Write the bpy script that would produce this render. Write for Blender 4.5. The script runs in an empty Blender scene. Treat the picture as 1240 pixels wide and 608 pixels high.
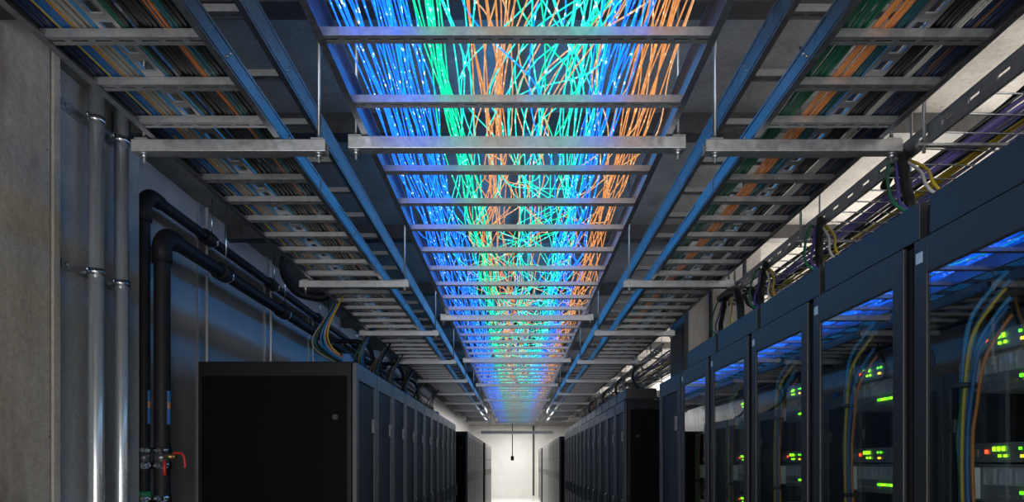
import bpy, math, random
from mathutils import Vector, Matrix
R = random.Random(7)
EYE = 1.6
FPX = 827.0
C = bpy.context.scene.collection
PI = math.pi

# ------------------------------------------------------------------ mesh builder
class MB:
    def __init__(s): s.v = []; s.f = []; s.sm = []
    def add(s, vs, fs, smooth=False):
        b = len(s.v); s.v += [tuple(v) for v in vs]
        for f in fs: s.f.append([b+i for i in f]); s.sm.append(smooth)
        return s
    def box(s, x0, x1, y0, y1, z0, z1):
        vs = [(x0,y0,z0),(x1,y0,z0),(x1,y1,z0),(x0,y1,z0),(x0,y0,z1),(x1,y0,z1),(x1,y1,z1),(x0,y1,z1)]
        return s.add(vs, [(3,2,1,0),(4,5,6,7),(0,1,5,4),(1,2,6,5),(2,3,7,6),(3,0,4,7)])
    def prism(s, prof, axis, a, b):
        """closed 2D outline extruded along an axis: 'x' takes (y,z), 'y' takes (x,z), 'z' takes (x,y)"""
        n = len(prof)
        def p(q, t): return {'x': (t,q[0],q[1]), 'y': (q[0],t,q[1]), 'z': (q[0],q[1],t)}[axis]
        vs = [p(q,a) for q in prof] + [p(q,b) for q in prof]
        fs = [(i,(i+1)%n,n+(i+1)%n,n+i) for i in range(n)] + [tuple(range(n-1,-1,-1)), tuple(range(n,2*n))]
        return s.add(vs, fs)
    def tube(s, pts, r, n=8, caps=True):
        pts = [Vector(p) for p in pts]; m = len(pts)
        rr = r if isinstance(r, (list,tuple)) else [r]*m
        t0 = (pts[1]-pts[0]).normalized()
        up = Vector((0,0,1)) if abs(t0.z) < .9 else Vector((0,1,0))
        nrm = t0.cross(up).normalized(); vs = []
        for i in range(m):
            t = (pts[min(i+1,m-1)]-pts[max(i-1,0)]).normalized()
            nrm = (nrm - t*nrm.dot(t)).normalized(); bn = t.cross(nrm)
            for k in range(n):
                a = 2*PI*k/n
                vs.append(pts[i] + (nrm*math.cos(a)+bn*math.sin(a))*rr[i])
        fs = []
        for i in range(m-1):
            for k in range(n):
                k2 = (k+1)%n
                fs.append((i*n+k, i*n+k2, (i+1)*n+k2, (i+1)*n+k))
        s.add(vs, fs, True)
        if caps:
            b = len(s.v)-len(vs)
            s.f.append([b+k for k in range(n-1,-1,-1)]); s.sm.append(False)
            s.f.append([b+(m-1)*n+k for k in range(n)]); s.sm.append(False)
        return s
    def cyl(s, p0, p1, r, n=16): return s.tube([p0,p1], r, n)
    def ring(s, c, axis, r0, r1, h, n=20):
        """a hollow band around an axis"""
        ax = {'x':0,'y':1,'z':2}[axis]; o = [(1,2),(2,0),(0,1)][ax]; vs = []
        for t, r in ((-h/2,r0),(-h/2,r1),(h/2,r1),(h/2,r0)):
            for k in range(n):
                p = [0,0,0]; p[ax] = c[ax]+t
                p[o[0]] = c[o[0]]+r*math.cos(2*PI*k/n); p[o[1]] = c[o[1]]+r*math.sin(2*PI*k/n); vs.append(p)
        fs = []
        for q in range(4):
            for k in range(n):
                fs.append((q*n+k, q*n+(k+1)%n, ((q+1)%4)*n+(k+1)%n, ((q+1)%4)*n+k))
        return s.add(vs, fs, True)
    def frame(s, x0, x1, y0, y1, z0, z1, l, r, b, t):
        """a picture-frame in the y-z plane: stiles l and r, rails b and t"""
        s.box(x0,x1,y0,y0+l,z0,z1); s.box(x0,x1,y1-r,y1,z0,z1)
        s.box(x0,x1,y0+l,y1-r,z0,z0+b); return s.box(x0,x1,y0+l,y1-r,z1-t,z1)
    def build(s, name, mat, parent=None, bevel=0):
        me = bpy.data.meshes.new(name); me.from_pydata(s.v, [], s.f); me.update()
        me.polygons.foreach_set('use_smooth', s.sm)
        me.materials.append(mat)
        o = bpy.data.objects.new(name, me); C.objects.link(o)
        if parent: o.parent = parent
        if bevel:
            m = o.modifiers.new('bevel','BEVEL'); m.width = bevel; m.segments = 2; m.limit_method = 'ANGLE'
        return o

def tag(o, label=None, cat=None, group=None, kind=None):
    if label: o['label'] = label
    if cat: o['category'] = cat
    if group: o['group'] = group
    if kind: o['kind'] = kind
    return o
def thing(name, label, cat, loc=(0,0,0), rz=0, group=None):
    o = bpy.data.objects.new(name, None); C.objects.link(o)
    o.location = loc; o.rotation_euler = (0,0,rz); o.empty_display_size = .1
    return tag(o, label, cat, group)
KIDS = {}
def copy_tree(o, parent=None):
    c = o.copy(); C.objects.link(c)
    if parent: c.parent = parent
    for ch in list(o.children): copy_tree(ch, c)
    return c
def dup(o, label, loc, rz=None, group=None):
    c = copy_tree(o); c.location = loc; c['label'] = label
    if rz is not None: c.rotation_euler = (0,0,rz)
    if group: c['group'] = group
    return c
ORD = ['first','second','third','fourth','fifth','sixth','seventh','eighth','ninth','tenth','eleventh','twelfth','thirteenth','fourteenth','fifteenth','sixteenth','seventeenth','eighteenth']

def catmull(kn, per):
    kn = [Vector(k) for k in kn]; out = []
    for i in range(len(kn)-1):
        p0 = kn[max(i-1,0)]; p1 = kn[i]; p2 = kn[i+1]; p3 = kn[min(i+2,len(kn)-1)]
        for j in range(per):
            t = j/per
            out.append(.5*((2*p1)+(p2-p0)*t+(2*p0-5*p1+4*p2-p3)*t*t+(3*p1-p0-3*p2+p3)*t**3))
    out.append(kn[-1]); return out

# ------------------------------------------------------------------ materials
def mat(name, col, rough=.5, metal=0, spec=.5, coat=0):
    m = bpy.data.materials.new(name); m.use_nodes = True
    b = m.node_tree.nodes['Principled BSDF']
    b.inputs['Base Color'].default_value = (*col,1); b.inputs['Roughness'].default_value = rough
    b.inputs['Metallic'].default_value = metal; b.inputs['Specular IOR Level'].default_value = spec
    if coat: b.inputs['Coat Weight'].default_value = coat; b.inputs['Coat Roughness'].default_value = .2
    return m
def N(m, t, **kw):
    n = m.node_tree.nodes.new(t)
    for k, v in kw.items():
        if k in n.inputs: n.inputs[k].default_value = v
        else: setattr(n, k, v)
    return n
def L(m, a, b): m.node_tree.links.new(a, b)
def ramp(m, fac, stops):
    r = N(m, 'ShaderNodeValToRGB'); L(m, fac, r.inputs[0]); e = r.color_ramp.elements
    while len(e) < len(stops): e.new(.5)
    for q, (p, c) in zip(e, stops): q.position = p; q.color = (*c,1) if len(c)==3 else c
    return r
def obj_coord(m, scale=(1,1,1)):
    tc = N(m, 'ShaderNodeTexCoord'); mp = N(m, 'ShaderNodeMapping'); mp.inputs['Scale'].default_value = scale
    L(m, tc.outputs['Object'], mp.inputs[0]); return mp.outputs[0]
def mottled(name, c0, c1, scale=6, rough=(.4,.6), metal=0, stretch=(1,1,1), bump=0, spec=.5, detail=6):
    m = mat(name, c0, .5, metal, spec); b = m.node_tree.nodes['Principled BSDF']
    co = obj_coord(m, stretch)
    n = N(m, 'ShaderNodeTexNoise', Scale=scale, Detail=detail, Roughness=.6); L(m, co, n.inputs['Vector'])
    r = ramp(m, n.outputs['Fac'], [(.3,c0),(.7,c1)]); L(m, r.outputs[0], b.inputs['Base Color'])
    rr = ramp(m, n.outputs['Fac'], [(.3,(rough[0],)*3),(.7,(rough[1],)*3)]); L(m, rr.outputs[0], b.inputs['Roughness'])
    if bump:
        bp = N(m, 'ShaderNodeBump', Strength=bump, Distance=.01); L(m, n.outputs['Fac'], bp.inputs['Height']); L(m, bp.outputs[0], b.inputs['Normal'])
    return m
def concrete(name, c0, c1, c2, rough=.75, holes=True, spec=.3):
    m = mat(name, c0, rough, 0, spec); b = m.node_tree.nodes['Principled BSDF']
    co = obj_coord(m, (1.6,1.6,.35)); co2 = obj_coord(m)
    n = N(m, 'ShaderNodeTexNoise', Scale=3.2, Detail=8, Roughness=.62); L(m, co, n.inputs['Vector'])
    r = ramp(m, n.outputs['Fac'], [(.3,c0),(.5,c1),(.72,c2)])
    n2 = N(m, 'ShaderNodeTexNoise', Scale=45, Detail=5, Roughness=.7); L(m, co2, n2.inputs['Vector'])
    g = ramp(m, n2.outputs['Fac'], [(.3,(.78,)*3),(.65,(1.08,)*3)])
    mx = N(m, 'ShaderNodeMix', data_type='RGBA', blend_type='MULTIPLY'); mx.inputs['Factor'].default_value = 1
    L(m, r.outputs[0], mx.inputs['A']); L(m, g.outputs[0], mx.inputs['B'])
    last = mx.outputs['Result']
    v = N(m, 'ShaderNodeTexVoronoi', Scale=7, Randomness=1); L(m, co2, v.inputs['Vector'])
    h = ramp(m, v.outputs['Distance'], [(.035,(.35,)*3),(.06,(1,)*3)])
    if holes:
        mx2 = N(m, 'ShaderNodeMix', data_type='RGBA', blend_type='MULTIPLY'); mx2.inputs['Factor'].default_value = 1
        L(m, last, mx2.inputs['A']); L(m, h.outputs[0], mx2.inputs['B']); last = mx2.outputs['Result']
    L(m, last, b.inputs['Base Color'])
    bp = N(m, 'ShaderNodeBump', Strength=.35, Distance=.01); L(m, n2.outputs['Fac'], bp.inputs['Height']); L(m, bp.outputs[0], b.inputs['Normal'])
    return m
def mesh_panel_mat(name, c, hole, scale=170, rough=.45):
    m = mat(name, c, rough); b = m.node_tree.nodes['Principled BSDF']
    co = obj_coord(m)
    v = N(m, 'ShaderNodeTexVoronoi', Scale=scale, Randomness=0); L(m, co, v.inputs['Vector'])
    r = ramp(m, v.outputs['Distance'], [(.36,hole),(.44,c)]); L(m, r.outputs[0], b.inputs['Base Color']); return m
def emit(name, col, s):
    m = bpy.data.materials.new(name); m.use_nodes = True; nt = m.node_tree; nt.nodes.clear()
    e = nt.nodes.new('ShaderNodeEmission'); e.inputs[0].default_value = (*col,1); e.inputs[1].default_value = s
    o = nt.nodes.new('ShaderNodeOutputMaterial'); nt.links.new(e.outputs[0], o.inputs[0]); return m
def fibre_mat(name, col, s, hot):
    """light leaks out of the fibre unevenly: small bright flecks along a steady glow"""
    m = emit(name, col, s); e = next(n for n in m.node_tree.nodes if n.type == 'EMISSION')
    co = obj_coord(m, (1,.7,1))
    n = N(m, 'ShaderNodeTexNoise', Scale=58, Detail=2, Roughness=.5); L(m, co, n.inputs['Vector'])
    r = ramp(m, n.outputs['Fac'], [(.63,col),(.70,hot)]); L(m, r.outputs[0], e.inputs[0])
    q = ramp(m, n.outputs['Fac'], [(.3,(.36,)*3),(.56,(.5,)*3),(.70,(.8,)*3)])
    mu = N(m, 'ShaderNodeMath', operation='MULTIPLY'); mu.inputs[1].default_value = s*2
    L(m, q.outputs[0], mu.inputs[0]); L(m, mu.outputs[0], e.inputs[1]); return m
def glass_mat(name):
    m = bpy.data.materials.new(name); m.use_nodes = True; nt = m.node_tree; nt.nodes.clear()
    t = nt.nodes.new('ShaderNodeBsdfTransparent'); t.inputs[0].default_value = (.90,.94,.95,1)
    g = nt.nodes.new('ShaderNodeBsdfGlossy'); g.inputs[0].default_value = (1,1,1,1); g.inputs['Roughness'].default_value = .012
    lw = nt.nodes.new('ShaderNodeLayerWeight'); lw.inputs[0].default_value = .5
    pw = nt.nodes.new('ShaderNodeMath'); pw.operation = 'POWER'; pw.inputs[1].default_value = 3.2; nt.links.new(lw.outputs['Facing'], pw.inputs[0])
    f = nt.nodes.new('ShaderNodeMath'); f.operation = 'MULTIPLY_ADD'; f.inputs[1].default_value = .85; f.inputs[2].default_value = .15; nt.links.new(pw.outputs[0], f.inputs[0])
    mx = nt.nodes.new('ShaderNodeMixShader'); o = nt.nodes.new('ShaderNodeOutputMaterial')
    nt.links.new(f.outputs[0], mx.inputs[0]); nt.links.new(t.outputs[0], mx.inputs[1]); nt.links.new(g.outputs[0], mx.inputs[2]); nt.links.new(mx.outputs[0], o.inputs[0])
    return m

M = {}
M['galv'] = mottled('galvanised steel', (.42,.43,.45), (.54,.55,.57), 60, (.36,.48), .92, detail=3)
M['rail'] = mottled('ladder rail steel', (.24,.26,.29), (.36,.38,.41), 50, (.28,.46), .95, detail=3)
M['rod'] = mat('threaded rod zinc', (.45,.47,.5), .35, .95)
M['darksteel'] = mottled('dark weathered steel', (.05,.05,.052), (.09,.09,.092), 30, (.45,.6), .6)
M['concrete'] = concrete('board-marked concrete', (.20,.165,.13), (.40,.35,.29), (.52,.465,.40))
M['concrete2'] = concrete('smooth grey concrete', (.32,.33,.34), (.40,.41,.42), (.46,.47,.48), .5, False, .5)
M['ceiling'] = concrete('pale ceiling concrete', (.17,.163,.155), (.225,.217,.205), (.27,.262,.25), .8)
M['pillar'] = concrete('pale pillar concrete', (.30,.28,.26), (.38,.36,.335), (.45,.43,.40), .7)
M['panelwall'] = mottled('grey wall cladding', (.40,.40,.42), (.48,.48,.50), 4, (.3,.42), .1, stretch=(1,1,.3))
M['mullion'] = mottled('cladding joint profile', (.34,.34,.36), (.42,.42,.44), 20, (.35,.5), .5)
M['white'] = mottled('white painted wall', (.66,.65,.62), (.74,.73,.70), 2, (.6,.75))
M['floor'] = mottled('pale raised floor', (.58,.58,.56), (.68,.68,.66), 5, (.25,.4))
M['conduit'] = mottled('polished conduit', (.74,.76,.78), (.79,.81,.83), 25, (.24,.28), .75, stretch=(1,1,.15))
M['blackpipe'] = mottled('black plastic pipe', (.010,.010,.012), (.016,.016,.018), 10, (.5,.62), spec=.25)
M['band'] = mat('chrome pipe band', (.6,.62,.65), .2, 1)
M['sticker_blue'] = mat('blue pipe sticker', (.05,.22,.55), .4)
M['sticker_orange'] = mat('orange sticker patch', (.75,.28,.12), .4)
M['red'] = mat('red valve lever', (.5,.03,.025), .4)
M['brass'] = mat('brass valve body', (.42,.28,.12), .35, .9)
M['green'] = mat('green pipe collar', (.02,.18,.08), .45)
M['rack'] = mottled('black powder coat', (.010,.010,.012), (.014,.014,.017), 60, (.40,.5), 0, detail=3, spec=.2)
M['rackside'] = mottled('black side panel coat', (.006,.006,.007), (.005,.005,.0065), 40, (.5,.58), 0, detail=3, spec=.04)
M['door'] = mottled('charcoal door coat', (.075,.077,.082), (.095,.097,.102), 60, (.38,.46), .0, detail=3, spec=.5)
M['doorR'] = mottled('satin black door coat', (.014,.015,.018), (.02,.021,.024), 60, (.40,.48), 0, detail=3, spec=.5)
M['doorM'] = mottled('dark blue-grey door coat', (.030,.036,.046), (.038,.045,.056), 60, (.42,.5), 0, detail=3, spec=.4)
M['fargrey'] = mottled('grey door coat', (.10,.10,.105), (.13,.13,.135), 40, (.35,.45), 0, detail=3)
M['mesh'] = mesh_panel_mat('perforated door sheet', (.013,.020,.030), (.002,.002,.003), rough=.6)
M['black'] = mat('black plastic', (.012,.012,.013), .45)
M['gap'] = mat('black rubber', (.004,.004,.004), .7)
M['lock'] = mat('satin lock metal', (.16,.16,.17), .35, .8)
M['plate'] = mat('pale blue label plate', (.42,.55,.66), .4)
M['greymark'] = mat('grey print', (.25,.25,.26), .6)
M['glass'] = glass_mat('tinted door glass')
M['chassis'] = mottled('server chassis grey', (.42,.45,.48), (.55,.58,.6), 40, (.4,.55), .3)
M['face'] = mottled('server face dark', (.14,.155,.17), (.21,.23,.25), 60, (.4,.55), .2)
M['ear'] = mat('grey server ear', (.85,.85,.88), .4)
M['port'] = mat('port silver', (.5,.5,.5), .3, .8)
M['led_green'] = emit('green status light', (.10,1,.01), 4.5)
M['led_lime'] = emit('lime display light', (.30,1,.01), 4.5)
M['led_red'] = emit('red status light', (1,.08,.02), 4)
M['led_amber'] = emit('amber status light', (1,.55,.02), 5)
CC = {'navy':(.008,.018,.06),'blue':(.02,.12,.34),'sky':(.03,.24,.52),'yellow':(.55,.40,.03),'orange':(.55,.17,.03),'grey':(.30,.28,.25),
      'green':(.01,.12,.06),'black':(.008,.008,.009),'brown':(.20,.09,.05),'white':(.55,.54,.50),'purple':(.07,.06,.28),'teal':(.01,.09,.11),'amber':(.42,.22,.06),'copper':(.95,.36,.11),'violet':(.38,.33,.85),'azure':(.14,.36,.75),'gold':(.85,.66,.08),'ivory':(.75,.72,.64)}  # violet, azure, gold, ivory: basket jackets lightened to stand in for bounced light
for k, c in CC.items(): M['c_'+k] = mat(k+' cable jacket', c, .42)
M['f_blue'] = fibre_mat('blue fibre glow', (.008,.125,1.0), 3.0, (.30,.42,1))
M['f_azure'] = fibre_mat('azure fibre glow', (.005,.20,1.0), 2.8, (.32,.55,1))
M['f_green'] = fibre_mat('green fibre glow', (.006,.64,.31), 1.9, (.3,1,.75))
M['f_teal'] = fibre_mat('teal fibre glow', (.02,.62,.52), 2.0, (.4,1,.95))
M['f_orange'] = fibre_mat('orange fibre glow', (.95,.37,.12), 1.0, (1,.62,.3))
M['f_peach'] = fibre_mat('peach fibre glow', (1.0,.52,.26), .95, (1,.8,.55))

# ------------------------------------------------------------------ room
XL, XR, YB, ZC = -2.12, 2.75, 31.6, EYE+1.73
tag(MB().box(XL-.6,XR+.3,-4,YB+.3,-.2,0).build('floor', M['floor']), kind='structure')
tag(MB().box(XL-.6,XR+.3,-4,YB+.3,ZC,ZC+.25).build('ceiling', M['ceiling']), kind='structure')
tag(MB().box(XL-.3,XR+.3,YB,YB+.2,0,ZC).build('wall_back', M['white']), kind='structure')
tag(MB().box(XR,XR+.2,-4,YB,0,ZC).build('wall_right', M['white']), kind='structure')
tag(MB().box(XL-.3,XL,3.4,YB,0,ZC).build('wall_left', M['panelwall']), kind='structure')
# concrete pier at the near left, with its formed edge strip, and the smoother slab beside it
pier = MB().box(XL-.4,-1.90,-4,2.778,0,ZC); pier.box(XL-.4,-1.93,2.778,2.792,0,ZC); pier.prism([(XL,2.792),(-1.903,2.792),(-1.898,2.80),(-1.898,2.838),(-1.91,2.850),(XL,2.850)],'z',0,ZC)
tag(pier.build('wall_left_pier', M['concrete']), kind='structure')
tag(MB().box(XL-.4,-2.0,2.75,3.615,0,ZC).build('wall_left_slab', M['concrete2']), kind='structure')
k = 0
for y in (4.58, 5.78, 6.98, 8.18, 9.38, 10.58, 11.78):
    m = MB().prism([(XL,y-.06),(XL+.012,y-.06),(XL+.016,y-.045),(XL+.016,y+.035),(XL+.03,y+.04),(XL+.03,y+.06),(XL,y+.06)],'z',0,ZC)
    for z in (1.7,1.95,2.2,2.45): m.cyl((XL+.01,y-.052,z),(XL+.02,y-.052,z),.008,8)
    k += 1; tag(m.build('trim_%d'%k, M['mullion']), kind='structure')
# free-standing concrete pillar in the cross aisle on the right, clad on its aisle side
p = MB().box(1.26,1.80,5.02,5.52,0,ZC)
tag(p.build('wall_pillar', M['pillar'], None, .012), kind='structure')
tag(MB().box(1.96,2.36,7.2,7.6,0,ZC).build('wall_pillar_far', M['pillar'], None, .012), kind='structure')
tag(MB().box(1.96,2.36,11.2,11.6,0,ZC).build('wall_pillar_end', M['pillar'], None, .012), kind='structure')
# ceiling beams
for i, y in enumerate((2.46, 3.42, 5.0, 6.6, 8.2, 9.8, 11.4, 13.0, 14.6)):
    m = MB().prism([(y-.05,ZC),(y-.05,ZC-.10),(y+.05,ZC-.10),(y+.05,ZC-.095),(y-.044,ZC-.095),(y-.044,ZC)],'x',XL,XR)
    m.box(XL,XR,y-.044,y+.05,ZC-.012,ZC)
    tag(m.build('ceiling_beam_%d'%(i+1), M['darksteel']), kind='structure')
# back wall details
tag(MB().box(.72,.80,YB-.05,YB,.1,ZC).build('trim_20', M['darksteel']), kind='structure')
tag(MB().box(XL,XR,YB-.02,YB,0,.10).build('baseboard_back', M['white']), kind='structure')

# ------------------------------------------------------------------ ladders
Z = lambda dz: EYE+dz
def c_prof(x0, x1, z0, z1, t=.003, lip=0, open_side=1):
    """C outline in (x,z); open towards +x (1) or -x (-1)"""
    if open_side > 0: return [(x0,z0),(x1,z0),(x1,z0+t),(x0+t,z0+t),(x0+t,z1-t),(x1,z1-t),(x1,z1),(x0,z1)]
    return [(x1,z0),(x1,z1),(x0,z1),(x0,z1-t),(x1-t,z1-t),(x1-t,z0+t),(x0,z0+t),(x0,z0)]
def rung_mb(x0, x1, w=.032, h=.02, slots=True):
    m = MB(); t = .002
    m.prism([(-w/2,0),(-w/2+.0125,0),(-w/2+.0125,t),(-w/2+t,t),(-w/2+t,h-t),(w/2-t,h-t),(w/2-t,t),(w/2-.0125,t),(w/2-.0125,0),(w/2,0),(w/2,h),(-w/2,h)],'x',x0,x1)
    if slots:
        n = max(2,int((x1-x0)/.05))
        for i in range(n+1):
            x = x0+(x1-x0)*i/n; a = max(x0,x-.008); b = min(x1,x+.008)
            m.box(a,b,-w/2+.0125,w/2-.0125,0,t)
    return m
def ladder(name, label, xa, xb, dz, h, ys, fl=.018, group=None, bolts=.4, y0=.5, y1=16.5):
    t = thing(name, label, 'cable ladder', ((xa+xb)/2,y0,Z(dz)), 0, group); cx = (xa+xb)/2
    for s, x in ((1,xa),(-1,xb)):
        x0, x1 = (x,x+fl) if s > 0 else (x-fl,x)
        m = MB().prism(c_prof(x0-cx,x1-cx,0,h,.003,0,s),'y',0,y1-y0)
        y = .3
        while y < 8:
            xe = (x-cx)
            for zz in (.35,.65):
                m.cyl((xe-s*.004,y,h*zz),(xe+s*.003,y,h*zz),.005,8)
                y += .02
            y += bolts
        # splice plate on the web every three metres
        for ys_ in (2.1,5.1,8.1,11.1,14.1):
            m.box(min(xe,xe-s*.003),max(xe,xe-s*.003),ys_-.12,ys_+.12,h*.12,h*.88)
        xo = x-cx
        for zz in (h*.86,h*.12): m.box(min(xo,xo-s*.0025),max(xo,xo-s*.0025),0,y1-y0,zz-.002,zz+.002)
        m.build('side_rail', M['rail'], t)
    r0 = rung_mb(xa-cx+.004, xb-cx-.004).build('rung', M['galv'], t); r0.location = (0,ys[0]-y0,.004)
    for y in ys[1:]:
        r = r0.copy(); C.objects.link(r); r.parent = t; r.location = (0,y-y0,.004)
    return t
LB = .98
cy = [.68,.98,1.28,1.586,1.876,2.315,2.6,2.885]
while cy[-1] < 16.1: cy.append(cy[-1]+.3)
ladder('cable_ladder','wide steel cable ladder over the middle of the aisle carrying the glowing fibres',-.462,.462,LB,.09,cy)
sy = [.8+.198*i for i in range(80)]
sy = [y for y in sy if y < 16.4]
ladder('cable_ladder','narrow lower cable ladder on the left, full of grey, blue and yellow cables',-1.105,-.713,LB,.06,sy)
ladder('cable_ladder','narrow lower cable ladder on the right, full of green and orange cables',.713,1.105,LB,.06,sy)
uy = [.62+.3*i for i in range(53)]
ladder('cable_ladder','empty upper cable ladder hung above the left lower ladder',-1.10,-.713,1.19,.085,uy)
ladder('cable_ladder','empty upper cable ladder hung above the right lower ladder',.713,1.10,1.19,.085,uy)

# trapeze hangers: a strut channel slung on two threaded rods
def hanger(label, xa, xb, y, rods, dzb, group=None, top=ZC, big=1):
    t = thing('trapeze_hanger', label, 'support bar', (0,y,Z(dzb)), 0, group)
    w = .041*big; h = .036*big; e = .003
    m = MB().prism([(-w/2,0),(w/2,0),(w/2,h),(w/2-.01,h),(w/2-.01,h-e),(w/2-e,h-e),(w/2-e,e),(-w/2+e,e),(-w/2+e,h-e),(-w/2+.01,h-e),(-w/2+.01,h),(-w/2,h)],'x',xa,xb)
    m.build('channel', M['galv'], t, .0015)
    for x in rods:
        MB().cyl((x,0,-.028),(x,0,top-Z(dzb)),.005,8).build('threaded_rod', M['rod'], t)
        b = MB().cyl((x,0,-.012),(x,0,0),.0095,6); b.cyl((x,0,-.003),(x,0,0),.015,14); b.box(x-.02,x+.02,-.02,.02,h,h+.005)
        b.cyl((x,0,0),(x,0,h+.017),.0065,6)
        b.build('nut', M['rod'], t)
    return t
SD = [2.08,3.67,5.06,6.5,8.0,9.5,11.0,12.5,14.0,15.5]
DB = LB-.038
for i, y in enumerate(SD):
    hanger('galvanised support bar under the left cable ladder, %s from the camera'%ORD[i],-1.165,-.578,y,(-1.135,-.603),DB,'support bars under the left ladder')
    hanger('galvanised support bar under the right cable ladder, %s from the camera'%ORD[i],.570,1.165,y,(.603,1.14),DB,'support bars under the right ladder')
for i, y in enumerate([2.06,4.52,6.4,8.4,10.4,12.4,14.4,16.2]):
    hanger('galvanised support bar under the wide middle ladder, %s from the camera'%ORD[i],-.505,.505,y,(-.485,.485),DB,'support bars under the middle ladder')
hanger('galvanised bar crossing the aisle before the bright end wall',-1.05,1.05,20.0,(-.82,-.35,.82),.86,big=2.4)

# slotted strips lying on the rungs
def slotted(label, x, w, y0=.7, y1=16.3):
    t = MB(); p = .075
    t.box(-w/2,-w/2+.011,0,y1-y0,0,.004); t.box(w/2-.011,w/2,0,y1-y0,0,.004)
    t.box(-w/2,-w/2+.002,0,y1-y0,.004,.018); t.box(w/2-.002,w/2,0,y1-y0,.004,.018)
    for i in range(int((y1-y0)/p)): t.box(-w/2+.011,w/2-.011,i*p,i*p+.03,0,.004)
    o = t.build('slotted_strip', M['galv']); o.location = (x,y0,Z(LB+.0245)); return tag(o, label, 'metal strip')
slotted('slotted metal strip among the cables of the left lower ladder',-.938,.052)
slotted('slotted metal strip among the cables of the right lower ladder',.925,.052)

# ------------------------------------------------------------------ cables on the lower ladders
CW = {'copper':'bright orange','sky':'light blue','azure':'light blue','violet':'purple','gold':'yellow','ivory':'white','amber':'dull yellow','navy':'dark blue'}
word = lambda c: CW.get(c,c)
def run_cable(name, label, group, x, r, col, wob=.004, y0=.6, y1=16.4, lay=0, cat='cable'):
    kn = []; y = y0; ph = R.random()*6
    base = Z(LB+.0245)+r+lay
    while y < y1+.3:
        kn.append((x+R.gauss(0,wob)+wob*math.sin(y*1.7+ph), y, base+abs(R.gauss(0,.0015)))); y += .55
    o = MB().tube(catmull(kn,4), r, 6).build(name, M['c_'+col]); return tag(o, label, cat, group)
def side_cables(side, rows):
    for col, x0, x1, n, r, wob in rows:
        for i in range(n):
            x = x0 if n == 1 else x0+(x1-x0)*i/(n-1)
            run_cable('data_cable', '%s jacketed cable lying in the %s lower cable ladder'%(word(col),side), '%s cables in the %s lower ladder'%(word(col),side),
                      side_sign[side]*x, r, col, wob, lay=0 if i%2==0 or n<4 else r*.9)
side_sign = {'left':-1,'right':1}
side_cables('left',[('navy',1.093,1.075,3,.0065,.002),('yellow',1.063,1.063,1,.004,.004),('blue',1.053,1.032,5,.0045,.004),('amber',1.027,1.022,2,.0035,.005),
    ('grey',1.014,.984,5,.0068,.003),('sky',.975,.969,2,.006,.003),('green',.905,.895,2,.0035,.004),('black',.888,.815,11,.0065,.003),('orange',.806,.803,2,.0035,.006),
    ('teal',.796,.786,3,.0045,.004),('black',.775,.735,5,.006,.003)])
side_cables('right',[('green',.745,.802,9,.0045,.006),('copper',.826,.866,8,.0042,.003),('teal',.876,.896,4,.0045,.003),('black',.953,1.0,9,.006,.003),
    ('white',1.012,1.028,3,.0042,.003),('navy',1.036,1.05,3,.005,.002),('brown',1.059,1.063,2,.004,.004),('navy',1.07,1.094,4,.006,.002)])

# ------------------------------------------------------------------ glowing fibres
def strand(name, label, group, x0, sig, mt, lim, zspread=.05, r=.0020, coh=None, cut=(.55,16.3)):
    kn = []; y = cut[0]+R.random()*.05
    while y < cut[1]:
        g = 1.0 if y < 2.8 else (1.9 if y < 6 else 2.4)
        x = x0+R.gauss(0,sig*g)+(coh(y) if coh else 0)
        x = min(max(x,lim[0]),lim[1])
        kn.append((x,y,Z(LB+.03+r)+min(abs(R.gauss(0,zspread*min(g,1.6))),.12)))
        y += (.40 if sig > .03 else .46)*(.8+.4*R.random())
    o = MB().tube(catmull(kn,7 if sig > .03 else 5), r, 5).build(name, M[mt]); return tag(o, label, 'glowing fibre', group)
def coher(a, ph): return lambda y: a*math.sin(y*1.25+ph)+.5*a*math.sin(y*2.9+ph*2)
LIM = (-.435,.435)
def fibres(n, xa, xb, sig, mt, colour, where, coh=None, r=.0020, zs=.03, lim=LIM):
    for i in range(n):
        x = xa+(xb-xa)*(i+.5)/n
        strand('glowing_fibre','%s glowing fibre %s'%(colour,where),'%s fibres %s'%(colour,where),x,sig,mt,lim,zs,r,coh)
fibres(11,-.42,-.345,.009,'f_blue','deep blue','in the outermost bundle along the left rail',coher(.006,.4))
fibres(12,-.335,-.25,.010,'f_blue','bright blue','in the second bundle from the left rail',coher(.008,1.4))
fibres(7,-.33,-.235,.016,'f_azure','azure','laid among the blue bundles by the left rail',coher(.01,2.0))
fibres(12,-.215,-.155,.014,'f_green','emerald','in the green bundle beside the blue ones',coher(.014,3.0))
fibres(5,-.20,-.12,.028,'f_teal','turquoise','straying beside the green bundle on the left',coher(.02,1.0),zs=.05)
fibres(12,-.115,-.035,.024,'f_orange','orange','crossing left of the middle of the ladder',coher(.016,.9),zs=.05)
fibres(5,-.10,.06,.060,'f_peach','peach','looping loosely across the middle of the ladder',zs=.06)
fibres(8,-.03,.17,.065,'f_teal','turquoise','looping across the middle of the ladder',coher(.03,2.2),zs=.06)
fibres(5,.0,.2,.060,'f_green','mint','looping right of the middle of the ladder',coher(.03,.2),zs=.06)
fibres(3,-.02,.12,.05,'f_azure','azure','wandering through the middle of the ladder',zs=.05)
fibres(10,.165,.225,.018,'f_teal','turquoise','in the bundle right of the middle',coher(.018,2.6))
fibres(11,.215,.31,.018,'f_blue','bright blue','in the bundle beside the right orange one',coher(.014,1.8))
fibres(5,.20,.31,.024,'f_azure','azure','laid among the blue bundle on the right',coher(.014,.8))
fibres(13,.325,.412,.014,'f_orange','orange','in the bundle along the right rail',coher(.012,2.9))
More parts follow.
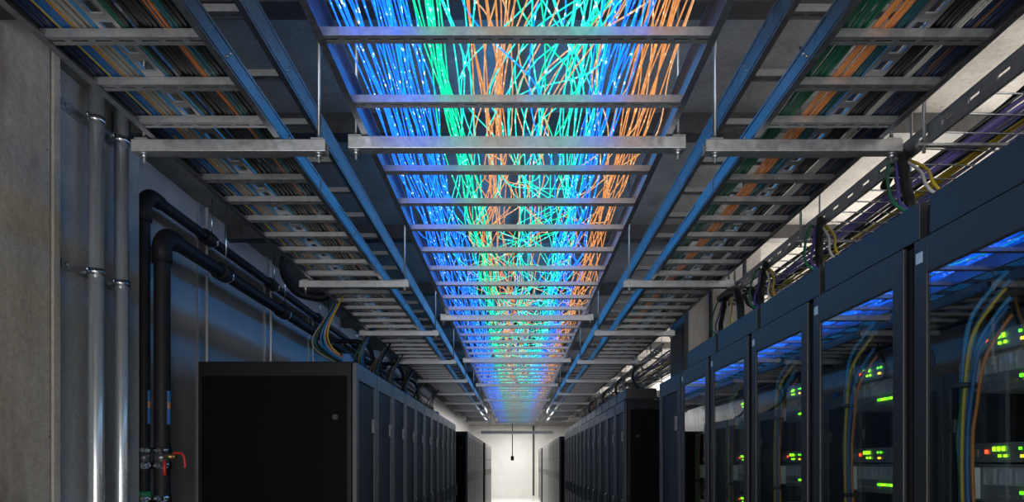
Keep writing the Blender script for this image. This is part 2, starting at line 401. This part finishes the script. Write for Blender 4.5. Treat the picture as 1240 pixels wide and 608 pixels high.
fibres(5,.22,.39,.05,'f_peach','peach','straying over the right rail bundle',coher(.02,.5),zs=.05)

def sweeps(n, mt, colour, xa, xb, yc, where):
    for i in range(n):
        t = (i+.5)/n; a, b, c = xa[0]+(xa[1]-xa[0])*t, xb[0]+(xb[1]-xb[0])*R.random(), yc+.25*(R.random()-.5)
        def coh(y, a=a, b=b, c=c):
            u = min(max((y-c)/.62+.5,0),1); return (b-a)*u*u*(3-2*u)
        strand('glowing_fibre','%s glowing fibre %s'%(colour,where),'%s fibres %s'%(colour,where),a,.010,mt,LIM,.03,.0020,coh)
sweeps(4,'f_peach','peach',(.24,.38),(-.02,.10),1.66,'sweeping from the right rail to the middle')
sweeps(4,'f_teal','turquoise',(.17,.27),(-.01,.09),1.70,'sweeping from the right bundle to the middle')
sweeps(3,'f_teal','turquoise',(-.02,.06),(.18,.24),1.58,'sweeping from the middle to the right bundle')
sweeps(3,'f_peach','peach',(.05,.12),(-.10,-.04),1.50,'sweeping from the middle to the orange bundle')
# ------------------------------------------------------------------ racks
W, D = .6, .94
def rack_mesh_door(H, name='server_cabinet', cat='server cabinet', frame='door', header=False, bands=False):
    """front faces +x at x = 0; width along y from 0 to W"""
    t = thing(name, 'x', cat)
    b = MB().box(-D,-.03,.006,W-.006,.03,H-.012); b.box(-D,-.03,.002,.03,0,H-.012); b.box(-D,-.03,W-.03,W-.002,0,H-.012)
    b.build('cabinet', M['rack'], t)
    MB().box(-D,-.012,.002,W-.002,H-.012,H).build('top_cover', M['rack'], t, .003)
    for s, y in ((0,.002),(1,W-.002)):
        ya, yb = (y-.0035,y+.004) if s == 0 else (y-.004,y+.0035)
        sp = MB().box(-D+.02,-.055,ya,yb,.06,H-.085).build('side_panel', M['rackside'], t, .0015)
        q = MB(); yy = ya-.004 if s == 0 else yb; q.cyl((-.125,yy,H-.33),(-.125,yy+.004,H-.33),.017,16); q.box(-.128,-.122,yy-.001,yy+.005,H-.345,H-.315)
        q.build('panel_lock', M['black'], sp)
    z0, z1 = .06, H-.004
    fr = MB(); fr.frame(-.026,0,.008,W-.008,z0,z1,.06,.06,.09,.10)
    d = fr.build('door', M[frame], t, .003)
    if bands:
        MB().box(-.02,-.006,.068,W-.068,z0+.09,z1-.10).build('door_sheet', M['fargrey'], d)
        MB().box(-.006,.004,.02,W-.02,1.22,1.40).build('handle_band', M['black'], d)
        MB().box(-.006,.002,.02,W-.02,1.72,1.735).build('seam', M['black'], d)
    else:
        MB().box(-.02,-.010,.066,W-.066,z0+.088,z1-.098).build('mesh_sheet', M['mesh'], d)
        l = MB(); l.box(-.01,.006,W-.125,W-.075,1.80,1.89); l.cyl((.006,W-.10,1.845),(.010,W-.10,1.845),.014,14); l.build('lock', M['lock'], d, .004)
        h = MB(); h.prism([(-.0,1.08),(.018,1.10),(.024,1.14),(.024,1.22),(.018,1.26),(0,1.28)],'y',W-.055,W-.02) ; h.build('handle', M['black'], d, .003)
    if header:
        hd = MB(); hd.box(-.30,-.02,.02,W-.02,H+.012,H+.105); hd.box(-.28,-.04,.03,W-.03,H,H+.012)
        hd.build('header_box', M['doorR'], t, .003)
    return t
def row(proto, side, y0, n, fmt, group, x, first_used=False):
    for i in range(n):
        lab = fmt%ORD[i]
        if side < 0: loc, rz = (x,y0+W*i,0), 0
        else: loc, rz = (x,y0+W*(i+1),0), PI
        if i == 0: o = proto; o.location = loc; o.rotation_euler = (0,0,rz); o['label'] = lab; o['group'] = group
        else: o = dup(proto, lab, loc, rz, group)
XLF, XRF = -.955, .974
HL = EYE+.605
pl = rack_mesh_door(HL)
row(pl,-1,4.06,11,'black mesh-door server cabinet, %s from the near end of the left row','mesh-door cabinets of the left row',XLF)
pl2 = rack_mesh_door(EYE+.62, frame='fargrey', bands=True)
row(pl2,-1,13.3,10,'grey-doored cabinet, %s of the block behind the long left row','grey cabinets behind the left row',XLF)
pl3 = copy_tree(pl2); row(pl3,-1,20.6,8,'grey-doored cabinet, %s of the farthest block on the left','farthest cabinets on the left',XLF)
pr = rack_mesh_door(EYE+.577, frame='doorM', header=True)
row(pr,1,6.2,13,'mesh-door cabinet with header box, %s of the right block past the pillar','mesh-door cabinets past the pillar on the right',XRF)
pr2 = copy_tree(pl2); row(pr2,1,15.8,17,'grey-doored cabinet, %s of the far block on the right','far grey cabinets on the right',XRF)
pr3 = copy_tree(pl2); row(pr3,1,27.8,5,'grey-doored cabinet, %s of the farthest block on the right','farthest cabinets on the right',XRF)

# glass-door racks of the near right row
HR = EYE+.545
def glass_rack(header=True):
    t = thing('glass_door_rack','x','server rack')
    s = MB(); s.box(-D,-.03,.004,.022,.0,HR-.012); s.box(-D,-.03,W-.022,W-.004,0,HR-.012); s.box(-D,-D+.012,.022,W-.022,0,HR-.012); s.box(-.03,-.0125,.004,.056,0,HR-.012); s.box(-.03,-.0125,W-.056,W-.004,0,HR-.012); s.box(-D,-.03,.022,W-.022,0,.05); s.box(-D,-.03,.022,W-.022,HR-.03,HR-.012)
    s.build('cabinet', M['rack'], t)
    MB().box(-D,-.03,.004,W-.004,HR-.012,HR-.001).build('top_cover', M['gap'], t)
    for y in (.048,W-.048-.022):
        m = MB(); m.box(-.135,-.132,y,y+.022,.06,HR-.04); m.box(-.16,-.132,y if y<.3 else y+.019,y+.003 if y<.3 else y+.022,.06,HR-.04)
        m.build('mounting_rail', M['darksteel'], t)
    f = MB(); f.frame(-.011,0,.024,W-.024,.05,HR-.004,.052,.052,.09,.088)
    d = f.build('door', M['doorR'], t, .0025)
    MB().box(-.007,-.004,.070,W-.070,.13,HR-.085).build('glass_pane', M['glass'], d)
    g = MB(); g.frame(-.009,-.002,.073,W-.073,.137,HR-.0895,.004,.004,.004,.004); g.build('pane_seal', M['gap'], d)
    MB().box(0,.0012,.034,.060,HR-.062,HR-.036).build('name_plate', M['plate'], d)
    h = MB(); h.prism([(0,1.02),(.02,1.04),(.024,1.08),(.024,1.20),(.02,1.24),(0,1.26)],'y',W-.068,W-.036); h.build('handle', M['black'], d, .003)
    if header:
        b = MB(); b.box(-.34,-.036,.028,W-.016,HR+.016,HR+.112)
        b.build('header_box', M['doorR'], t, .002)
        q = MB(); q.box(-.33,-.05,.0,.027,HR+.0,HR+.095)
        for k_, z in enumerate((.03,.024,.018)): pass
        q.build('header_joint', M['gap'], t)
        z0 = HR+.03; mk = MB()
        for k_ in range(3): mk.box(-.05,-.0492,.006,.021-.003*k_,z0+.008*k_,z0+.008*k_+.002)
        mk.build('rating_mark', M['greymark'], t)
    return t
g0 = glass_rack()
YN = [1.10,1.70,2.268,2.86,3.46,4.07]
gl = ['nearest glass-door rack at the right edge of the view','second glass-door rack on the right, beside the nearest one','third glass-door rack on the right, counted from the camera','fourth glass-door rack on the right, counted from the camera','last glass-door rack on the right, before the mesh-door cabinet']
racks = []
for i in range(5):
    o = g0 if i == 0 else copy_tree(g0)
    o['label'] = gl[i]; o['group'] = 'glass-door racks on the right'; o.rotation_euler = (0,0,PI); o.location = (XRF,YN[i]+W,0)
    o.scale = (1,(YN[i+1]-YN[i])/W,1) if i < 5 else (1,1,1); o.location.y = YN[i+1]
    racks.append(o)
pm = rack_mesh_door(HR, frame='doorM'); pm['label'] = 'lone mesh-door cabinet at the far end of the glass-door racks'; pm['group'] = 'glass-door racks on the right'
pm.location = (XRF,4.68,0); pm.rotation_euler = (0,0,PI)
del pm['group']

# servers inside the glass racks (built in world directions: face looks to -x, width along y)
def appliance():
    t = thing('network_appliance','x','network device'); w = .455; h = .044
    MB().box(.004,.5,-w/2,w/2,0,h).build('chassis', M['chassis'], t)
    f = MB(); f.box(0,.004,-w/2-.014,w/2+.014,.001,h-.001); f.box(-.002,0,-.10,.10,.008,h-.008); f.build('faceplate', M['face'], t, .001)
    MB().box(-.003,0,w/2-.012,w/2+.010,.012,.030).build('badge', M['port'], t)
    def led(m, y, z, a, b): MB().box(-.0035,-.0015,y-a/2,y+a/2,z-b/2,z+b/2).build('status_light', M[m], t)
    led('led_red',.185,.024,.009,.009)
    for k_ in range(3): led('led_lime',.130+.015*k_,.030,.008,.010)
    for k_ in range(2): led('led_lime',.124+.018*k_,.014,.008,.006)
    led('led_green',.078,.030,.008,.006); led('led_green',.060,.030,.008,.006); led('led_amber',.070,.013,.014,.006)
    led('led_lime',-.02,.024,.012,.008); led('led_green',-.06,.026,.009,.006)
    return t
def server():
    t = thing('rack_server','x','server'); w = .445; h = .087
    MB().box(.004,.6,-w/2,w/2,0,h).build('chassis', M['chassis'], t)
    f = MB(); f.box(0,.004,-w/2-.018,w/2+.018,.001,h-.001)
    f.build('faceplate', M['face'], t, .001)
    for k_ in range(8):
        y = w/2-.052-.05*k_; b = MB(); b.box(-.006,0,y-.022,y+.022,.040,.080)
        b.box(-.009,-.006,y-.018,y+.018,.072,.077); b.box(-.008,-.006,y-.018,y-.012,.044,.070); b.box(-.008,-.006,y+.012,y+.018,.044,.070)
        b.build('drive_bay', M['chassis'], t)
    for s in (-1,1):
        e = MB(); y = s*(w/2+.004)
        e.prism([(y-.020,.004),(y+.020,.004),(y+.020,.072),(y+.012,.082),(y-.012,.082),(y-.020,.072)] if False else [(y-.02,.006),(y+.014,.006),(y+.022,.014),(y+.022,.072),(y+.014,.080),(y-.02,.080)],'x',-.026,0)
        e.build('ear_handle', M['ear'], t, .003)
    for k_ in range(7):
        y = w/2-.045-.017*k_
        MB().box(-.0035,0,y-.005,y+.005,.012,.020).build('port', M['port'], t)
    for k_ in range(7):
        y = .075-.017*k_
        MB().box(-.004,0,y-.0036,y+.0036,.022,.029).build('status_light', M['led_lime' if k_%3 else 'led_green'], t)
    return t
ap0 = appliance(); sv0 = server(); first = True
XS = 1.092
ZSET = [1.5+.352,1.5+.092,1.5-.10-.085,1.5-.42]
ZSET = [EYE+.252-.087, EYE+.002-.092, EYE-.205-.087]   # bottoms of the servers
hw = ['top','middle','lowest']
rn = ['nearest','second','third','fourth','last']
for i in range(5):
    yc = (YN[i]+YN[i+1])/2
    for j, zb in enumerate(ZSET):
        la = 'one-unit device with lit display, %s in the %s glass-door rack'%(hw[j],rn[i]); ls = 'two-unit server with row of green lights, %s in the %s glass-door rack'%(hw[j],rn[i])
        if first:
            a, s = ap0, sv0; a['label'] = la; s['label'] = ls; first = False
        else:
            a, s = dup(ap0,la,(0,0,0)), dup(sv0,ls,(0,0,0))
        s.location = (XS,yc,zb); a.location = (XS,yc,zb+.0885+.004)
        a['group'] = 'one-unit devices in the glass-door racks'; s['group'] = 'two-unit servers in the glass-door racks'
# patch cables inside each rack, hanging down the far side, with ties
for i in range(5):
    yf = YN[i+1]-.092
    for k_, (col, dy, dx, r) in enumerate([('sky',.0,0,.0055),('blue',-.012,.006,.0055),('yellow',-.020,-.006,.0045),('sky',-.028,.004,.0055),('blue',-.038,-.002,.005),('orange',-.046,.006,.0040),('green',.008,-.004,.004)]):
        top = EYE+.40-.02*k_; xx = 1.045+dx
        kn = [(xx+.05,yf-.085+dy*.1,top+.03),(xx+.03,yf-.062+dy*.4,top-.005),(xx,yf-.035+dy*.8,top-.07),(xx,yf-.010+dy*.8,top-.17),(xx,yf+dy*.7,EYE+.05),(xx,yf+dy*.6-.002*k_,EYE-.10),(xx,yf+dy*1.4,EYE-.3),(xx,yf+dy*1.7,EYE-.6),(xx+.01,yf+dy,.5),(xx+.05,yf+dy,.12)]
        if i%2 and k_ in (3,): continue
        o = MB().tube(catmull(kn,6), r, 7).build('patch_cable', M['c_'+col])
        nm = {0:'light blue',1:'dark blue',2:'yellow',3:'second light blue',4:'second dark blue',5:'orange',6:'thin green'}[k_]
        tag(o, '%s patch cable hanging in the bundle of the %s glass-door rack'%(nm,rn[i]), 'cable', 'patch cables in the glass-door racks')
    for j, zz in enumerate((EYE+.18,EYE-.10)):
        m = MB(); m.ring((1.046,yf-.014,zz),'z',.024,.028,.012,18); m.box(1.036,1.05,yf-.05,yf-.036,zz-.004,zz+.004)
        tag(m.build('cable_tie', M['black']), 'black tie around the %s of the cable bundle in the %s glass-door rack'%(('top','middle')[j],rn[i]), 'cable tie', 'cable ties in the glass-door racks')

# ------------------------------------------------------------------ wire baskets above the right racks
def basket(label, y0, y1, x0=1.20, x1=1.62, dz=.93):
    t = thing('wire_basket', label, 'cable basket', (x0,y0,Z(dz)))
    m = MB(); w = x1-x0; n = 6; Ln = y1-y0
    for i in range(n+1): m.tube([(w*i/n,0,0),(w*i/n,Ln,0)], .0028, 6)
    for zz in (.03,.058): m.tube([(w,0,zz),(w,Ln,zz)], .0028, 6); m.tube([(0.004,0,zz),(0.004,Ln,zz)], .0028, 6)
    k_ = int(Ln/.10)
    for i in range(k_+1):
        y = Ln*i/k_; m.tube([(0.004,y,.06),(0.004,y,.0),(w*.5,y,-.005),(w,y,0),(w,y,.06)], .0028, 6)
    m.build('wire_grid', M['rod'], t)
    r = MB(); p = .11
    r.box(-.012,-.008,0,Ln,-.006,.016); r.box(-.012,-.008,0,Ln,.030,.052)
    for i in range(int(Ln/p)): r.box(-.012,-.008,i*p,i*p+.065,.016,.030)
    r.box(-.012,.012,0,Ln,.050,.053)
    r.build('side_strip', M['rail'], t)
    y = .42
    while y < Ln:
        MB().cyl((-.02,y,-.03),(-.02,y,ZC-Z(dz)),.005,8).build('hanging_rod', M['rod'], t)
        MB().cyl((w+.02,y,-.03),(w+.02,y,ZC-Z(dz)),.005,8).build('hanging_rod', M['rod'], t)
        MB().box(-.04,w+.04,y-.008,y+.008,-.012,-.004).build('bracket', M['galv'], t)
        y += .86
    return t
basket('wire cable basket above the near glass-door racks',.7,3.95)
basket('wire cable basket above the right block past the pillar',5.6,13.9)
def bas_cables(y0, y1, where, x0=1.245, dz=.93):
    for col, a, b, n, r in [('black',.045,.05,1,.007),('violet',.065,.105,4,.006),('navy',.125,.14,2,.006),('gold',.155,.18,3,.0055),('violet',.20,.235,4,.0055),('green',.25,.265,2,.005),('ivory',.28,.31,3,.0055),('azure',.325,.35,3,.006)]:
        for i in range(n):
            x = x0+a+(b-a)*i/max(1,n-1); kn = []; y = y0
            while y < y1: kn.append((x+R.gauss(0,.008),y,Z(dz)+.004+r+abs(R.gauss(0,.008)))); y += .38
            o = MB().tube(catmull(kn,4), r, 6).build('data_cable', M['c_'+col])
            tag(o,'%s cable lying in the wire basket above the %s'%(word(col),where),'cable','%s cables in the basket above the %s'%(word(col),where))
bas_cables(.75,4.0,'near glass-door racks'); bas_cables(5.65,13.9,'right block past the pillar')
# thick black drops from the basket into the gaps between header boxes, with thin coloured leads
def drop(label, pts, r, col, cat='cable', group=None, per=7, n=10):
    o = MB().tube(catmull(pts,per), r, n).build('drop_cable', M['c_'+col]); return tag(o,label,cat,group)
gapname = ['first','second','third','fourth']
for i in range(4):
    yg = YN[i+1]
    drop('thick black cable dropping from basket at the %s gap between header boxes'%gapname[i],[(1.27,yg+.66,Z(.955)),(1.225,yg+.50,Z(.975)),(1.19,yg+.41,Z(.955)),(1.165,yg+.355,Z(.90)),(1.125,yg+.275,Z(.80)),(1.095,yg+.205,Z(.73)),(1.10,yg+.20,Z(.655))],.0145,'black','cable','black drops at the header gaps')
    for j, (c, q1, q2) in enumerate((('green',(1.085,.30,.832),(1.035,.17,.70)),('purple',(1.115,.30,.82),(1.06,.18,.70)),('white',(1.145,.24,.83),(1.10,.12,.72)),('yellow',(1.17,.25,.84),(1.125,.13,.73)))):
        drop('thin %s lead looping from basket to the %s gap between header boxes'%(c,gapname[i]),[(1.29+.015*j,yg+.62,Z(.945)),(.6*(1.21+.01*j)+.4*q1[0],yg+.42,Z(.935)),(q1[0],yg+q1[1],Z(q1[2])),(q2[0],yg+q2[1],Z(q2[2]+.01)),(q2[0]+.06,yg+q2[1]-.05,Z(.650))],.0045,c,'cable','thin leads at the header gaps')
# cables bunched on top of the mid-right block
for i in range(9):
    y = 6.3+.55*i; c = ('black','grey','black','sky','black','white','orange','black','grey')[i]
    drop('%s cable arching from basket to cabinets past the pillar, %s along'%(word(c),ORD[i]),[(1.26,y+.55,Z(.94)),(1.20,y+.36,Z(.96)),(1.12,y+.18,Z(.90)),(1.08,y+.06,Z(.78)),(1.16,y,Z(.66)),(1.30,y,Z(.60)),(1.36,y,Z(.565))],.012 if c in ('black','grey') else .007,c,'cable','arching cables past the pillar')
for i in range(3):
    drop('thick black hose curving at the end of the near basket, %s one'%('left','middle','right')[i],[(1.16+.09*i,3.9,Z(.94)),(1.15+.09*i,3.62,Z(.92)),(1.14+.09*i,3.50,Z(.84)),(1.14+.09*i,3.47,Z(.72)),(1.14+.09*i,3.46,Z(.55))],.02,'black' if i<2 else 'grey','hose','hoses at the end of the near basket')
# black conduit on the pillar and bent grey pipe at the basket's end
o = MB().tube(catmull([(1.42,5.0,ZC-.15),(1.42,5.0,2.6),(1.42,5.0,1.6),(1.42,5.0,0.02)],4),.014,10).build('conduit', M['blackpipe']); tag(o,'thin black conduit running down the concrete pillar','conduit')
o = MB().tube(catmull([(1.24,3.72,ZC),(1.24,3.72,Z(1.0)),(1.25,3.73,Z(.90)),(1.29,3.76,Z(.865)),(1.36,3.80,Z(.86)),(1.44,3.83,Z(.90))],5),.011,10).build('conduit', M['darksteel']); tag(o,'bent grey conduit hooking under the end of the near basket','conduit')
cm = MB(); cm.prism([(1.236,5.04),(1.258,5.04),(1.258,5.50),(1.236,5.50),(1.232,5.45),(1.232,5.09)],'z',0,ZC-.1); 
t = tag(cm.build('cladding_panel', M['doorR']), 'dark metal panel covering the aisle side of the concrete pillar','panel')

# ------------------------------------------------------------------ left wall services
def conduit(label, x, y, r):
    t = thing('wall_conduit', label, 'metal pipe', (x,y,0))
    MB().tube([(0,0,.0),(0,0,1.2),(0,0,ZC)], r, 24).build('tube', M['conduit'], t)
    for z in (Z(1.575),Z(.876)):
        c = MB(); c.ring((0,0,z),'z',r,r+.006,.028,24); c.cyl((-.006,-r-.03,z),(.006,-r-.03,z),.009,8); c.box(-.006,.006,-r-.03,-r+.002,z-.012,z+.012); c.box(-.006,.006,r-.002,r+.028,z-.012,z+.012)
        b = c.build('clamp', M['band'], t)
        q = MB(); q.box(-(x+2.0),-(x+2.0)+.014,-.16,.02,z-.02,z+.02); q.box(-(x+2.0),-r-.002,-.012,.012,z-.006,z+.006); q.cyl((-(x+2.0)+.014,-.13,z),(-(x+2.0)+.026,-.13,z),.010,6)
        q.build('wall_bracket', M['galv'], b)
    return t
conduit('polished steel conduit on the left wall, nearer of the two',-1.935,3.14,.033)
conduit('polished steel conduit on the left wall, farther of the two',-1.935,3.34,.033)

def bent(x, y, zt, r, y1, name):
    pts = [(x,y,0),(x,y,1.2),(x,y,zt-.09)]
    for a in range(1,8): 
        th = a/8*PI/2; pts.append((x,y+.09*(1-math.cos(th)),zt-.09+.09*math.sin(th)))
    pts += [(x,y+.09,zt),(x,y1*.5,zt),(x,y1,zt)]
    return MB().tube(pts, r, 22)
def waterpipe(label, x, y, zt, r, valve):
    t = thing('water_pipe', label, 'pipe', (0,0,0))
    bent(x,y,zt,r,15.5,'pipe').build('pipe', M['blackpipe'], t)
    e = MB(); pts = [(x,y,zt-.16),(x,y,zt-.09)]
    for a in range(1,8):
        th = a/8*PI/2; pts.append((x,y+.09*(1-math.cos(th)),zt-.09+.09*math.sin(th)))
    pts += [(x,y+.09,zt),(x,y+.16,zt)]
    e.tube(pts, r+.009, 22); e.build('elbow_fitting', M['blackpipe'], t)
    for yy in (y+.75,y+1.9,y+3.2,y+4.8,y+6.6):
        b = MB(); b.ring((x,yy,zt),'y',r,r+.014,.10,22); b.build('coupling', M['blackpipe'], t)
        g = MB(); g.ring((x,yy+.065,zt),'y',r,r+.012,.024,22); g.cyl((x,yy+.065,zt+r),(x,yy+.065,ZC),.004,8); g.build('pipe_hanger', M['band'], t)
    for z in (1.725,1.655,1.59):
        pass
    for dz in (.070,-.012,-.19):
        z = Z(dz); b = MB(); b.ring((x,y,z),'z',r,r+.007,.024 if dz > 0 else .04,22); b.box(x+r*.4,x+r*.4+.012,y-r-.016,y-r+.004,z-.012,z+.012); b.build('pipe_band', M['band'], t)
    b = MB(); b.ring((x,y,Z(.03)),'z',r,r+.004,.05,22); b.build('rubber_sleeve', M['lock'], t)
    s = MB(); a0 = -.75
    for k_ in range(5):
        pass
    def patch(z0, z1, a0, a1, m, nm):
        q = MB(); n = 5; vs = []
        for zz in (z0,z1):
            for i in range(n+1):
                a = a0+(a1-a0)*i/n; vs.append((x+(r+.001)*math.cos(a),y+(r+.001)*math.sin(a),zz))
        q.add(vs,[(i,i+1,n+1+i+1,n+1+i) for i in range(n)],True); q.build(nm, M[m], t)
    zs = Z(.30)
    patch(zs-.09,zs+.09,-.5,.15,'sticker_blue','sticker'); 
    r += .0006; patch(zs-.005,zs+.03,-.45,.12,'sticker_orange','sticker_patch')
    return t
wp1 = waterpipe('black water pipe, higher one, rising behind the other and running along the left wall',-1.998,3.658,Z(1.455),.031,False)
wp2 = waterpipe('black water pipe, lower one with red valve lever, running along the left wall',-1.925,3.705,Z(1.245),.042,True)
v = MB(); vx, vy, vz = -1.93+.042, 3.66, Z(.035)
v.cyl((vx,vy,vz),(vx+.05,vy,vz),.013,12); v.cyl((vx+.05,vy,vz),(vx+.06,vy,vz),.016,6); v.build('valve_body', M['brass'], wp2)
v = MB(); v.tube(catmull([(vx+.045,vy,vz+.018),(vx+.085,vy,vz+.018),(vx+.105,vy,vz-.005),(vx+.11,vy,vz-.06)],5),[.007]*15+[.009],8)
v.build('valve_lever', M['red'], wp2)
v = MB(); v.tube([(vx+.008,vy-.02,vz-.02),(vx+.01,vy-.02,vz-.10)],.010,8); v.build('valve_tag', M['red'], wp2)
g = MB(); g.ring((-1.998,3.658,Z(-.165)),'z',.031,.039,.03,20); g.build('green_collar', M['green'], wp1)
# black hose loop between pipes and ladder further along
o = MB().tube(catmull([(-1.55,5.18,ZC),(-1.60,5.18,Z(1.66)),(-1.74,5.2,Z(1.60)),(-1.79,5.25,Z(1.48)),(-1.75,5.36,Z(1.37)),(-1.66,5.42,Z(1.33)),(-1.5,5.45,Z(1.36)),(-1.42,5.46,ZC)],6),.035,14).build('hose', M['blackpipe']); tag(o,'thick black hose sagging from the ceiling between the left wall pipes and ladder','hose')
for i, (y, dx) in enumerate([(7.0,0),(8.6,.05),(10.2,0)]):
    o = MB().tube(catmull([(-1.93,y,Z(1.245)),(-1.80,y,Z(1.25)),(-1.60+dx,y,Z(1.24)),(-1.5+dx,y+.02,Z(1.15)),(-1.48+dx,y+.03,Z(.95)),(-1.48+dx,y+.03,Z(.605))],6),.022,12).build('hose', M['blackpipe']); tag(o,'black hose feeding the left cabinets from the wall pipe, %s along'%ORD[i],'hose','hoses feeding the left cabinets')

# cable drops from the left ladder onto the left row
def ldrop(i, j, y, col, x, r, sway):
    pts = [(x+.14,y-.12,Z(LB+.035)),(x+.05,y-.06,Z(LB+.035)),(x-.005,y-.01,Z(.955)),(x-.04-sway*.3,y+.02,Z(.90)),(x-.062-sway*.7,y+.03,Z(.84)),(x-.066-sway,y+.03,Z(.78)),(x-.045-sway*.8,y+.02,Z(.72)),(x+.0-sway*.3,y+.01,Z(.67)),(x+.07,y,Z(.625)),(x+.10,y,Z(.59))]
    return drop('%s cable dropping from the left ladder to the cabinets, in the %s cluster'%(word(col),ORD[i]),pts,r,col,'cable','cables dropping to the left cabinets')
for i, y in enumerate([4.15+.02,5.1,5.75,6.35,7.2,8.1,9.3]):
    cols = ['yellow','orange','sky','blue','black','green','grey'] if i == 0 else R.sample(['sky','black','teal','grey','amber','green','blue'],5)
    for j, c in enumerate(cols):
        ldrop(i,j,y+.03*j,c,-1.085-.017*j,.0065 if c in ('black','sky','blue') else .0042,.02*R.random()+.007*j)
for i, (y, x) in enumerate([(4.16,-1.03),(6.4,-1.03),(8.8,-1.03)]):
    b = thing('cable_gland','blue cable gland block on top of the left row, %s one'%('nearest','second','farthest')[i],'cable gland',(x,y,HL),0,'blue gland blocks on the left row')
    MB().prism([(-.03,0),(.03,0),(.03,.03),(.012,.06),(-.02,.06),(-.03,.04)],'y',-.022,.022).build('block', M['c_blue'], b, .004)
    MB().cyl((-.012,0,.05),(-.045,0,.062),.009,10).build('socket', M['lock'], b)

# hanging sensor before the back wall
s = thing('hanging_sensor','small dark sensor hanging on a thin pole before the bright end wall','sensor',(-.14,20.9,Z(.10)))
MB().cyl((0,0,.06),(0,0,ZC-Z(.10)),.014,8).build('pole', M['darksteel'], s)
MB().tube([(0,0,-.02),(0,0,.0),(0,0,.10),(0,0,.13)],[.03,.05,.05,.02],12).build('head', M['darksteel'], s)

# ------------------------------------------------------------------ light
def area(name, loc, rot, sx, sy_, power, col):
    l = bpy.data.lights.new(name,'AREA'); l.shape = 'RECTANGLE'; l.size = sx; l.size_y = sy_; l.energy = power; l.color = col
    o = bpy.data.objects.new(name,l); C.objects.link(o); o.location = loc; o.rotation_euler = rot; return o
WARM = (1,.93,.84); COOL = (.86,.93,1)
for y in (1.2,4.8,8.4,12,15.6):
    area('service_aisle_uplight',(2.40,y,Z(1.2)),(PI,0,0),.25,3.4,46,WARM)
for y in (22.5,25.7,28.9):
    area('end_hall_lamp',(0,y,ZC-.06),(0,0,0),.5,2.6,152,(1,.97,.93))
for y in (4.3,7.8,11.3,14.8):
    for sgn in (-1,1):
        area('added_blue_strip',(.03*sgn,y,Z(1.60)),(0,-sgn*PI/2,0),.07,3.3,6.0,(.02,.36,1))  # blue strips added above the ladder, turned sideways out of view, to tint rails
area('unseen_front_light',(.75,-2.4,1.9),(PI/2,0,math.radians(25)),.9,2.2,54,(1,.955,.90))
area('unseen_front_light',(-.85,-2.0,1.9),(PI/2,0,math.radians(-30)),.8,2.2,78,(.96,.98,1))  # second light added behind the camera to reach the servers behind glass
w = bpy.data.worlds.new('World'); bpy.context.scene.world = w; w.use_nodes = True
w.node_tree.nodes['Background'].inputs[0].default_value = (.35,.5,.8,1); w.node_tree.nodes['Background'].inputs[1].default_value = .02

# ------------------------------------------------------------------ camera
cam = bpy.data.cameras.new('camera'); co = bpy.data.objects.new('camera',cam); C.objects.link(co)
co.location = (0,0,EYE); co.rotation_euler = (PI/2,0,0)
cam.sensor_width = 36; cam.lens = FPX/1240*36; cam.clip_start = .02; cam.clip_end = 100
cam.shift_x = -(626-620)/1240; cam.shift_y = (561-304)/1240
sc = bpy.context.scene; sc.camera = co
sc.view_settings.view_transform = 'Standard'; sc.view_settings.look = 'None'; sc.view_settings.gamma = 1; sc.view_settings.exposure = 0
sc.view_settings.use_curve_mapping = False
cy_ = sc.cycles
cy_.use_denoising = True; cy_.max_bounces = 8; cy_.diffuse_bounces = 3; cy_.glossy_bounces = 4; cy_.transparent_max_bounces = 10
cy_.sample_clamp_indirect = 4; cy_.caustics_reflective = False; cy_.caustics_refractive = False
